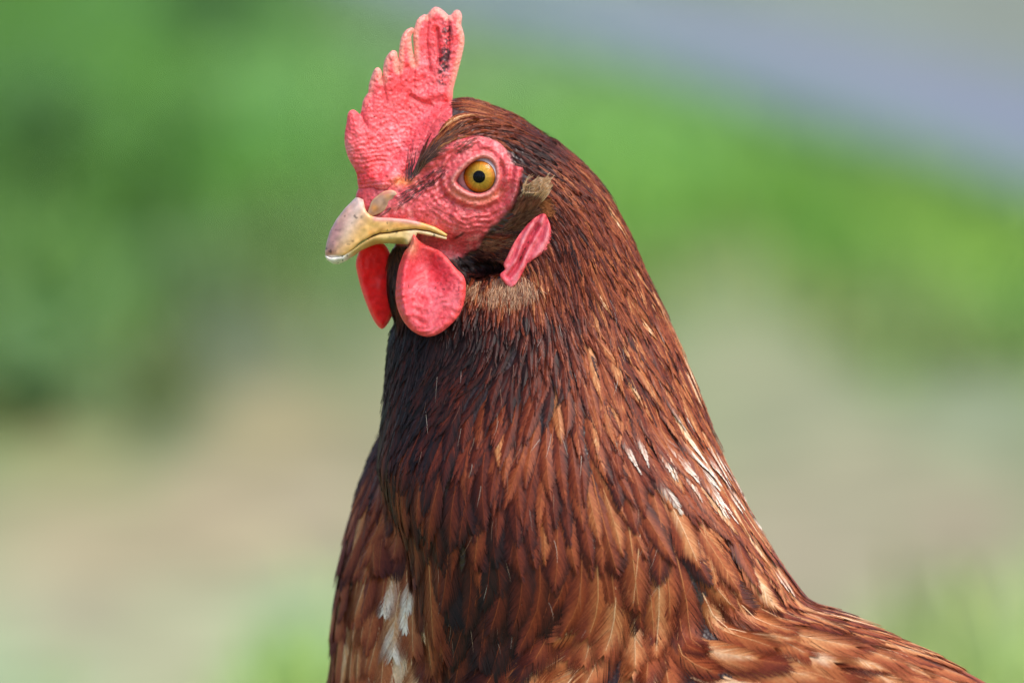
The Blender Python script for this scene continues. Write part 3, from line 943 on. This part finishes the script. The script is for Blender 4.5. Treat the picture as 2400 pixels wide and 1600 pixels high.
SIZE = np.array([  # place, length, half width, lift at the tip
    (1000, 350, 90, 4.5, 3), (1100, 250, 85, 5.5, 3), (1250, 330, 95, 6, 3), (1350, 420, 115, 7.5, 4), (1450, 560, 140, 8.5, 5), (1300, 560, 110, 7, 5), (1300, 650, 130, 8, 6), (1560, 830, 200, 14, 8),
    (1400, 800, 190, 15, 8), (1200, 700, 90, 8, 12), (1120, 680, 70, 7, 14), (1050, 760, 110, 10, 8), (950, 800, 110, 10, 7), (1100, 900, 175, 19, 9), (950, 950, 175, 20, 8), (1640, 1030, 240, 20, 9),
    (1300, 1000, 230, 24, 10), (1100, 1100, 235, 30, 11), (1700, 1200, 290, 27, 11), (1500, 1200, 290, 36, 13), (1200, 1250, 285, 40, 14), (1000, 1300, 240, 38, 12), (1600, 1350, 290, 40, 17),
    (1200, 1480, 280, 56, 16), (1400, 1560, 340, 98, 16), (1700, 1500, 350, 80, 14), (2100, 1540, 360, 66, 11), (830, 1250, 180, 36, 9), (820, 1500, 210, 46, 10), (1900, 1420, 260, 26, 10), (1130, 620, 50, 6, 4),
    (1800, 2100, 380, 80, 16), (2700, 2200, 420, 70, 16)], float)
WHITE = np.array([(1650, 1185), (1676, 1165), (1700, 1130), (1592, 1130), (1625, 1160), (1525, 1235), (1525, 1345), (1370, 1292), (1588, 1430), (1745, 1180), (1775, 1240),
                  (1712, 1210), (1850, 1385), (1690, 1240), (1720, 1060), (930, 1520), (915, 1470), (940, 1560), (1500, 1090), (1830, 1350), (1735, 1120), (1665, 1080), (1610, 1195)], float)


def idw(tab, X, Y, p=2.0, soft=400.0):
    d2 = (X[:, None] - tab[:, 0]) ** 2 + (Y[:, None] - tab[:, 1]) ** 2 + soft
    wt = 1 / d2 ** p
    wt /= wt.sum(1, keepdims=True)
    return wt @ tab[:, 2:]


RAMP_X = np.array([0, .12, .28, .48, .62, .78, .92, 1.1])
RAMP_C = np.array([(.006, .0035, .004), (.022, .008, .007), (.058, .010, .006), (.148, .025, .009), (.24, .052, .016), (.36, .108, .034), (.50, .23, .09), (.74, .55, .36)])


def ramp(v):
    return np.stack([np.interp(v, RAMP_X, RAMP_C[:, k]) for k in range(3)], -1)


def flow3(P, n, turn):
    d2 = idw(FLOW, P[:, 0], P[:, 1])
    d = np.concatenate([d2, np.zeros((len(P), 1))], 1)
    d -= n * (d * n).sum(1, keepdims=True)
    d /= np.maximum(np.linalg.norm(d, axis=1, keepdims=True), 1e-6)
    b = np.cross(n, d)
    return d * np.cos(turn)[:, None] + b * np.sin(turn)[:, None]


KS = 7


def spines(root, L, lift, h0, turn, bend, dirs=None):
    """paths over the skin from each root: points, normals (F,KS+1,3)"""
    P = project(root, h0, 2)
    pts, nor = [P], []
    n, _ = grad(P); nor.append(n)
    for k in range(KS):
        t = (k + 1) / KS
        tn = turn + bend * t
        d = flow3(P, n, tn) if dirs is None else None
        if dirs is not None:
            dd = np.concatenate([dirs, np.zeros((len(P), 1))], 1)
            dd -= n * (dd * n).sum(1, keepdims=True) * .9
            d = dd / np.maximum(np.linalg.norm(dd, axis=1, keepdims=True), 1e-6)
            b = np.cross(n, d); d = d * np.cos(tn)[:, None] + b * np.sin(tn)[:, None]
        P = project(P + d * (L / KS)[:, None], h0 + lift * t ** 1.3, 1)
        n, _ = grad(P)
        pts.append(P); nor.append(n)
    return np.stack(pts, 1), np.stack(nor, 1)


def lerp_path(A, tau):
    """A (F,KS+1,3), tau (F,M) may exceed 1 -> (F,M,3)"""
    x = tau * KS
    i = np.clip(np.floor(x).astype(int), 0, KS - 1)
    f = (x - i)[..., None]
    fi = np.arange(len(A))[:, None]
    return A[fi, i] * (1 - f) + A[fi, i + 1] * f


def feather_meshes(sp, sn, L, hw, lift, h0, tone, white, nb):
    """barbed vanes: returns V (F,nv,3), C (F,nv,3), quads (m,4) of one feather"""
    Fn = len(sp)
    T = np.gradient(sp, axis=1); T /= np.maximum(np.linalg.norm(T, axis=2, keepdims=True), 1e-6)
    B = np.cross(sn, T); B /= np.maximum(np.linalg.norm(B, axis=2, keepdims=True), 1e-6)
    tj = np.linspace(.10, .985, nb)
    t = np.broadcast_to(tj, (Fn, nb)) + rng.normal(0, .006, (Fn, nb))
    t = np.clip(t, .02, .99)
    blunt = smooth(13, 46, hw)[:, None]
    prof = np.clip((t / .42) ** .8, 0, 1) * np.clip((1 - t) / (.66 - .14 * blunt), 0, 1) ** (.95 - .42 * blunt)
    prof = prof / .95
    Vs, Cs = [], []
    spacing = L / nb
    half = spacing[:, None] * .80
    for sg in (-1, 1):
        # barbs cling in clumps; a few splits open in the vane
        cl = np.cumsum(rng.random((Fn, nb)) < .13, axis=1)
        clv = rng.normal(0, 1, (Fn, nb + 1))
        cj = np.take_along_axis(clv, cl, 1)
        wj = hw[:, None] * prof * (1 + .055 * cj + (.04 + .10 * smooth(.6, .95, t)) * rng.normal(0, 1, (Fn, nb))) + .8
        adv = (wj * (2.0 + .07 * cj + .05 * rng.normal(0, 1, (Fn, nb))) + 1.2 * half * (t > .9)) / L[:, None]
        hb = .35 * rng.normal(0, 1, (Fn, nb)) + .35 * cj
        tn = rng.normal(0, 1, (Fn, nb)) * (.045 - .02 * blunt) + (.03 - .012 * blunt) * cj
        for u, wf in ((0, 1.0), (.5, .95), (1.0, .22)):
            tau = t + adv * u ** 1.25
            s = wj * u
            c0 = lerp_path(sp, tau); n0 = lerp_path(sn, np.minimum(tau, 1)); b0 = lerp_path(B, np.minimum(tau, 1)); t0 = lerp_path(T, np.minimum(tau, 1))
            rel = (s / np.maximum(hw[:, None], 1))
            c = c0 + b0 * (sg * s)[..., None]
            hd = h0[:, None] + lift[:, None] * np.clip(tau, 0, 1.15) ** 1.3 - (.20 * hw)[:, None] * rel ** 2 * (1 - .45 * blunt) * .6 + hb * u + (.6 if u == 0 else 0)
            f = sdf(c[..., 0], c[..., 1], c[..., 2])
            c = c - n0 * (np.clip(f - hd, -40, 40))[..., None]
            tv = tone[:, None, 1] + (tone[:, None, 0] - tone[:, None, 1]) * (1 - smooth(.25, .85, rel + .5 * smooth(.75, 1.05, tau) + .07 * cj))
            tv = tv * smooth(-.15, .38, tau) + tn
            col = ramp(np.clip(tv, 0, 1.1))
            wk = (white[:, None] * smooth(.62, 1.02, tau + .06 * cj + .05 * rng.normal(0, 1, tau.shape)) * (1 - .85 * smooth(.25, .85, rel)))[..., None]
            col = col + (np.array([.84, .75, .62]) - col) * np.clip(wk, 0, 1)
            for e in (-1, 1):
                Vs.append(c + t0 * (e * half * wf)[..., None] + n0 * (.25 * e))
                Cs.append(col)
    V = np.stack(Vs, 2).reshape(Fn, nb * 12, 3)
    C = np.stack(Cs, 2).reshape(Fn, nb * 12, 3)
    q = []
    for j in range(nb):
        for s in range(2):
            b = j * 12 + s * 6
            q += [(b, b + 1, b + 3, b + 2), (b + 2, b + 3, b + 5, b + 4)]
    q = np.array(q)
    # shaft
    ts = np.linspace(.03, .95, 7)
    rv, rc = [], []
    for k, x in enumerate(ts):
        tau = np.full((Fn, 1), x)
        p = lerp_path(sp, tau)[:, 0]; n0 = lerp_path(sn, tau)[:, 0]; b0 = lerp_path(B, tau)[:, 0]
        wr = (.7 + .018 * hw) * (1.25 - x)
        f = sdf(p[:, 0], p[:, 1], p[:, 2])
        hd = h0 + lift * x ** 1.3 + 1.3
        p = p - n0 * np.clip(f - hd, -40, 40)[:, None]
        pal = np.clip(tone[:, 0] * .85 + .24 * smooth(12, 40, hw) + .06, 0, 1.0)
        cc = ramp(pal)
        for e in (-1, 1):
            rv.append(p + b0 * (e * wr)[:, None]); rc.append(cc)
    o = nb * 12
    V = np.concatenate([V, np.stack(rv, 1)], 1); C = np.concatenate([C, np.stack(rc, 1)], 1)
    q = np.concatenate([q, np.array([(o + 2 * k, o + 2 * k + 1, o + 2 * k + 3, o + 2 * k + 2) for k in range(6)])])
    return V, C, q


def strands(root, dirs, L, lift, wid, col, h0=None, bend=None, turn=None):
    n = len(root)
    h0 = np.zeros(n) if h0 is None else h0
    turn = rng.normal(0, .12, n) if turn is None else turn
    bend = rng.normal(0, .25, n) if bend is None else bend
    sp, sn = spines(root, L, lift, h0, turn, bend, dirs)
    T = np.gradient(sp, axis=1); T /= np.maximum(np.linalg.norm(T, axis=2, keepdims=True), 1e-6)
    B = np.cross(sn, T)
    B /= np.maximum(np.linalg.norm(B, axis=2, keepdims=True), 1e-6)
    x = np.linspace(0, 1, KS + 1)
    ww = wid[:, None] * (1 - .85 * x ** 1.6)
    V = np.stack([sp - B * ww[..., None], sp + sn * (ww * .8)[..., None], sp + B * ww[..., None]], 2).reshape(n, -1, 3)
    C = np.repeat(np.broadcast_to(col[:, None], (n, KS + 1, 3))[:, :, None] * np.linspace(.75, 1.1, KS + 1)[None, :, None, None], 3, 2).reshape(n, -1, 3)
    q = np.array([(k * 3 + s, k * 3 + s + 1, k * 3 + s + 4, k * 3 + s + 3) for k in range(KS) for s in range(2)])
    F = (q[None] + (np.arange(n) * (KS + 1) * 3)[:, None, None]).reshape(-1, 4)
    return V.reshape(-1, 3), C.reshape(-1, 3), F


# roots: spread over the skin with a spacing that follows the feather size
BV = np.empty(len(body_obj.data.vertices) * 3); body_obj.data.vertices.foreach_get("co", BV)


def scatter():
    me = body_obj.data
    N = 400000
    # sample in the box, project on the skin (even enough after thinning)
    R_ = []
    zones = [((900, 1440), (225, 700), (-230, 240), 60000), ((880, 1720), (600, 1250), (-380, 420), 40000), ((740, 2000), (1150, 1700), (-620, 560), 30000), ((720, 3200), (1380, 2780), (-900, 950), 30000)]
    for (x0, x1), (y0, y1), (z0, z1), n in zones:
        P = np.stack([rng.uniform(x0, x1, n), rng.uniform(y0, y1, n), rng.uniform(z0, z1, n)], -1)
        f = sdf(P[:, 0], P[:, 1], P[:, 2])
        P = P[np.abs(f) < 60]
        P = project(P, 0, 3)
        f = sdf(P[:, 0], P[:, 1], P[:, 2])
        R_.append(P[np.abs(f) < 4])
    P = np.concatenate(R_)
    n, _ = grad(P)
    P0 = P
    fd = poly_sd(P[:, 0], P[:, 1], FACE)
    bare = (fd > 3) & (P[:, 1] < 620)
    bare |= (P[:, 0] < 955) & (P[:, 1] < 640)
    bare |= (poly_sd(P[:, 0], P[:, 1], COMB) > -5) & (P[:, 0] < 1052) & (P[:, 2] > -60)
    bare |= poly_sd(P[:, 0], P[:, 1], COMB) > 4
    bare |= poly_sd(P[:, 0], P[:, 1], [(960, 580), (1040, 580), (1080, 590), (1050, 610), (980, 610)]) > 0
    P, n = P[~bare], n[~bare]
    sz = idw(SIZE, P[:, 0], P[:, 1], 1.6, 900)
    facing = n[:, 2]
    r = sz[:, 1] * (1.02 - .22 * smooth(30, 60, sz[:, 1])) * np.where(facing < -.25, 1.5, 1.0) * np.where(P[:, 1] > 1720, 1.15, 1.0)
    order = rng.permutation(len(P))
    cell = 90.0
    grid = {}
    keep = []
    Pl = P.tolist(); rl = r.tolist()
    for i in order:
        x, y, z = Pl[i]; ri = rl[i]
        cx, cy, cz = int(x // cell), int(y // cell), int(z // cell)
        ok = True
        rr2 = ri * ri
        for a in (-1, 0, 1):
            for b in (-1, 0, 1):
                for c in (-1, 0, 1):
                    for (u, v, w_) in grid.get((cx + a, cy + b, cz + c), ()):
                        if (u - x) ** 2 + (v - y) ** 2 + (w_ - z) ** 2 < rr2:
                            ok = False; break
                    if not ok: break
                if not ok: break
            if not ok: break
        if ok:
            grid.setdefault((cx, cy, cz), []).append((x, y, z)); keep.append(i)
    keep = np.array(keep)
    return P[keep], n[keep], sz[keep]


ROOT, RN, RS = scatter()
NFE = len(ROOT)
print("roots", NFE, time.time() - T_START)
L = RS[:, 0] * rng.uniform(.82, 1.18, NFE)
HW = RS[:, 1] * rng.uniform(.8, 1.2, NFE)
LIFT = RS[:, 2] * rng.uniform(.7, 1.25, NFE)
H0 = rng.uniform(-3, 2, NFE)
TURN = rng.normal(0, .09, NFE); BEND = rng.normal(0, .14, NFE)
SP, SN = spines(ROOT, L, LIFT, H0, TURN, BEND)
TIP = SP[:, -1]
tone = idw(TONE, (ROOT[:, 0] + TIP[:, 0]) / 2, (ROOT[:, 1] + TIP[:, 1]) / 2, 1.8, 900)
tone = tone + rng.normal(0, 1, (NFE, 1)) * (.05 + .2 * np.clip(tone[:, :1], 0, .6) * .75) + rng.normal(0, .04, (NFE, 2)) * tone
tone[:, 1] = np.minimum(tone[:, 1], tone[:, 0] + .02)
tone = np.clip(tone, .0, 1.05)
dw = np.sqrt(((TIP[:, None, :2] - WHITE[None]) ** 2).sum(2)).min(1)
WH = np.where((dw < 21) & (TIP[:, 2] > -160) & (HW < 36), 1.0, 0.0) * (rng.random(NFE) < .85) * rng.uniform(.6, 1.0, NFE)
pz = ((TIP[:, 0] - 922) / 34) ** 2 + ((TIP[:, 1] - 1500) / 120) ** 2
WH = np.where((pz < 1) & (rng.random(NFE) < .8) & (TIP[:, 2] > -150), .9, WH)
WH = np.where((TIP[:, 1] > 1280) & (TIP[:, 0] > 1300), WH * .6, WH)
pz = ((TIP[:, 0] - 1662) / 52) ** 2 + ((TIP[:, 1] - 1168) / 58) ** 2
WH = np.where((pz < 1) & (rng.random(NFE) < .75) & (TIP[:, 2] > 0), rng.uniform(.75, 1.0, NFE), WH)
WH = np.maximum(WH, (rng.random(NFE) < .02) * smooth(1500, 1700, TIP[:, 0]) * (TIP[:, 1] < 1420) * .8)
AREA = L * HW
# size in view: facing and inside the frame
inview = (TIP[:, 0] > 700) & (TIP[:, 0] < 2400) & (TIP[:, 1] < 1640) & ((SN[:, 4, 2] > .12))
score = AREA * np.where(inview, np.clip(SN[:, 4, 2], .1, 1), 0)
big = np.zeros(NFE, bool); big[np.argsort(-score)[:296]] = True
NB = np.select([HW < 7, HW < 12, HW < 20, HW < 34], [8, 13, 20, 42], 72)
hackle_V, hackle_C, hackle_F, off = [], [], [], 0
big_data = []
for nb in (8, 13, 20, 42, 72):
    ids = np.nonzero(NB == nb)[0]
    for a in range(0, len(ids), 400):
        k = ids[a:a + 400]
        V, C, q = feather_meshes(SP[k], SN[k], L[k], HW[k], LIFT[k], H0[k], tone[k], WH[k], nb)
        nv = V.shape[1]
        bm = big[k]
        for m in np.nonzero(bm)[0]:
            big_data.append((V[m], C[m], q, SP[k[m], 0]))
        sm = ~bm
        c = int(sm.sum())
        if c:
            hackle_V.append(V[sm].reshape(-1, 3)); hackle_C.append(C[sm].reshape(-1, 3))
            hackle_F.append((q[None] + (off + np.arange(c) * nv)[:, None, None]).reshape(-1, 4)); off += c * nv
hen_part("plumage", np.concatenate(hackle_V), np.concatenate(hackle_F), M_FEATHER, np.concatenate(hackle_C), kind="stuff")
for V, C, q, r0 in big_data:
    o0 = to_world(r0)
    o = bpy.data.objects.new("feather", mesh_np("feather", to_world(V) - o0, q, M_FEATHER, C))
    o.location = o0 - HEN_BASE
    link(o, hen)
print("feathers", len(big_data), off, time.time() - T_START)


# --- bristles and down --------------------------------------------------------------
def hair_roots(poly, n, wlo=0):
    poly = np.array(poly, float)
    out = np.zeros((0, 3))
    while len(out) < n:
        x = rng.uniform(poly[:, 0].min(), poly[:, 0].max(), n * 3); y = rng.uniform(poly[:, 1].min(), poly[:, 1].max(), n * 3)
        ok = poly_sd(x, y, poly) > 0
        x, y = x[ok], y[ok]
        z = np.full_like(x, 300.0)
        for _ in range(50):
            z = z - np.clip(sdf(x, y, z), -20, 20) * .8
        P = np.stack([x, y, z], -1)
        ok = (P[:, 2] > wlo) & (np.abs(sdf(x, y, z)) < 6)
        out = np.concatenate([out, P[ok]])
    return out[:n]


def hair(name, poly, n, dir2, Lr, lift, wid, cols, spread=.15, bend=.2, h0=1.0, bj=.18):
    R_ = hair_roots(poly, n)
    d = np.array([dir2(p) for p in R_], float) if callable(dir2) else np.tile(np.array(dir2, float), (n, 1))
    d /= np.linalg.norm(d, axis=1, keepdims=True)
    cols = np.array(cols); c = cols[rng.integers(0, len(cols), n)] * rng.uniform(.7, 1.3, (n, 1))
    return strands(R_, d, rng.uniform(*Lr, n), rng.uniform(.5, 1.2, n) * lift, np.full(n, wid) * rng.uniform(.7, 1.2, n), c, np.full(n, h0), rng.normal(bend * .5, bj, n), rng.normal(0, spread, n))


def hair_part(name, sets):
    V, C, F, o = [], [], [], 0
    for v, c, f in sets:
        V.append(v); C.append(c); F.append(f + o); o += len(v)
    return hen_part(name, np.concatenate(V), np.concatenate(F), M_HAIR, np.concatenate(C), kind="stuff")


BRN = [(.10, .035, .018), (.16, .06, .03), (.06, .02, .012)]
BEIGE = [(.46, .22, .11), (.33, .135, .065), (.56, .33, .18)]
BLK = [(.012, .006, .007), (.02, .01, .012), (.035, .014, .012)]
def to_point(px, py, amt=1.0):
    def f(p):
        d = np.array([px - p[0], py - p[1]]); return d / max(np.hypot(*d), 1e-6)
    return f


hair_part("ear_tuft", [
    hair("a", [(1200, 500), (1212, 462), (1238, 446), (1258, 466), (1258, 494), (1235, 506), (1212, 510)], 1500, to_point(1312, 385), (26, 48), 26, .9, [(.28, .105, .06), (.35, .145, .085), (.20, .07, .04)], .06, .1, 2, .08),
    hair("t", [(1212, 458), (1236, 432), (1262, 428), (1272, 446), (1270, 476), (1244, 472)], 1300, to_point(1330, 388), (16, 36), 28, .8, [(.80, .54, .32), (.68, .42, .22), (.86, .68, .48)], .10, .15, 12, .1),
    hair("b", [(1172, 540), (1200, 508), (1240, 504), (1228, 526), (1190, 548)], 900, (.90, -.42), (24, 46), 14, .9, BRN + [(.22, .10, .05)], .08, -.15, 2, .08),
    hair("c", [(1262, 474), (1278, 472), (1282, 498), (1266, 506)], 260, (.85, .12), (12, 26), 14, 1.0, [(.46, .17, .06), (.36, .12, .04)], .3, .2, 4)])
hair_part("cheek_down", [
    hair("a", [(1125, 570), (1150, 545), (1190, 520), (1206, 530), (1195, 572), (1150, 590), (1120, 588)], 620, (.97, .06), (30, 60), 6, .9, BRN + [(.22, .09, .04), (.30, .13, .06)], .10, -.2, 1),
    hair("b", [(1095, 590), (1150, 580), (1200, 565), (1200, 606), (1130, 608), (1095, 600)], 420, (.95, .2), (30, 55), 7, 1.0, BLK + BRN, .14, .1, 1)])
hair_part("throat_down", [
    hair("a", [(1095, 662), (1150, 656), (1235, 640), (1260, 670), (1200, 700), (1110, 690)], 1300, (.22, .97), (24, 50), 11, .75, [(.52, .25, .12), (.34, .13, .06), (.66, .42, .25), (.16, .06, .03)], .25, .2, 2),
    hair("b", [(890, 578), (960, 575), (965, 600), (945, 660), (925, 660), (912, 610)], 420, (.30, .95), (25, 50), 6, 1.1, BLK + BRN, .2, .2, 1),
    hair("c", [(1070, 612), (1180, 606), (1185, 650), (1070, 655)], 900, (.55, .6), (25, 45), 5, 1.2, BLK, .5, .3, 0)])  # black strands in the hollow: shade under the cheek put into colour
hair_part("filoplume", [
    hair("a", [(950, 850), (1500, 850), (1640, 1080), (1780, 1330), (1500, 1500), (1000, 1500), (930, 1100)], 80, (.08, 1), (30, 70), 7, .38, [(.42, .27, .18), (.25, .12, .07), (.6, .5, .4)], .22, .3, 8),
    hair("b", [(1100, 720), (1450, 700), (1550, 900), (1050, 900)], 40, (.05, 1), (20, 45), 6, .38, [(.4, .3, .26), (.25, .12, .08)], .2, .3, 6)])
hair_part("brow_bristle", [
    hair("a", [(955, 422), (968, 404), (990, 376), (1000, 384), (975, 412), (960, 426)], 60, (.5, -.86), (50, 90), 8, 1.0, [(.03, .012, .01), (.12, .05, .03), (.22, .10, .06)], .12, .2, 1),
    hair("b", [(975, 398), (1010, 345), (1050, 312), (1054, 326), (1012, 368), (985, 402)], 130, (.74, -.62), (40, 80), 5, .9, [(.14, .05, .03), (.22, .09, .045), (.04, .015, .012)], .14, .2, 1),
    hair("c", [(948, 425), (962, 412), (970, 420), (955, 432)], 7, (.02, -1), (70, 120), 16, 1.0, BLK, .1, .2, 1)])
hair_part("face_bristle", [
    hair("a", [(940, 455), (985, 420), (1040, 385), (1055, 400), (1000, 450), (945, 480)], 150, (-.82, .57), (18, 42), 2.2, .5, [(.09, .02, .02), (.04, .012, .01)], .2, .2, .3),
    hair("b", [(980, 450), (1060, 470), (1150, 500), (1120, 545), (1010, 510)], 50, (.9, .3), (8, 18), 2.0, .4, [(.20, .04, .035), (.12, .03, .025)], .3, .2, .3),
    hair("c", [(1060, 340), (1110, 325), (1110, 345), (1070, 365)], 60, (.8, -.5), (14, 30), 2, .45, [(.25, .07, .05), (.12, .04, .03)], .25, .2, .5)])


# --- legs (below the picture) ---------------------------------------------------------
def tube(pts, rad, ns=10):
    pts = np.array(pts, float); V, F = [], []
    for i, p in enumerate(pts):
        t = pts[min(i + 1, len(pts) - 1)] - pts[max(i - 1, 0)]; t /= np.linalg.norm(t)
        a = np.cross(t, [0.3, .8, .5]); a /= np.linalg.norm(a); b = np.cross(t, a)
        for k in range(ns):
            th = 2 * math.pi * k / ns
            V.append(p + rad[i] * (math.cos(th) * a + math.sin(th) * b))
    for i in range(len(pts) - 1):
        for k in range(ns):
            F.append((i * ns + k, i * ns + (k + 1) % ns, (i + 1) * ns + (k + 1) % ns, (i + 1) * ns + k))
    return np.array(V), F


bz = HEN_BASE
for sy in (-.04, .045):
    V, F, o = [], [], 0
    for pts, rad in [([(0.0, sy, .16), (.008, sy, .09), (0, sy, .045), (0, sy, .012)], [.02, .009, .0065, .008]),
                     ([(0, sy, .012), (-.03, sy - .003, .010), (-.062, sy - .004, .006)], [.007, .0055, .002]),
                     ([(0, sy, .012), (-.026, sy + .02, .010), (-.05, sy + .036, .006)], [.007, .005, .002]),
                     ([(0, sy, .012), (-.026, sy - .022, .010), (-.05, sy - .04, .006)], [.007, .005, .002]),
                     ([(0, sy, .012), (.015, sy + .004, .009), (.03, sy + .006, .006)], [.006, .0045, .002])]:
        v, f = tube(pts, rad)
        V.append(v); F += [tuple(x + o for x in q) for q in f]; o += len(v)
    V = np.concatenate(V)
    link(bpy.data.objects.new("leg", mesh_np("leg", V, np.array(F), M_LEG, np.tile(np.array([.5, .32, .12]), (len(V), 1)))), hen)
print("done", time.time() - T_START)
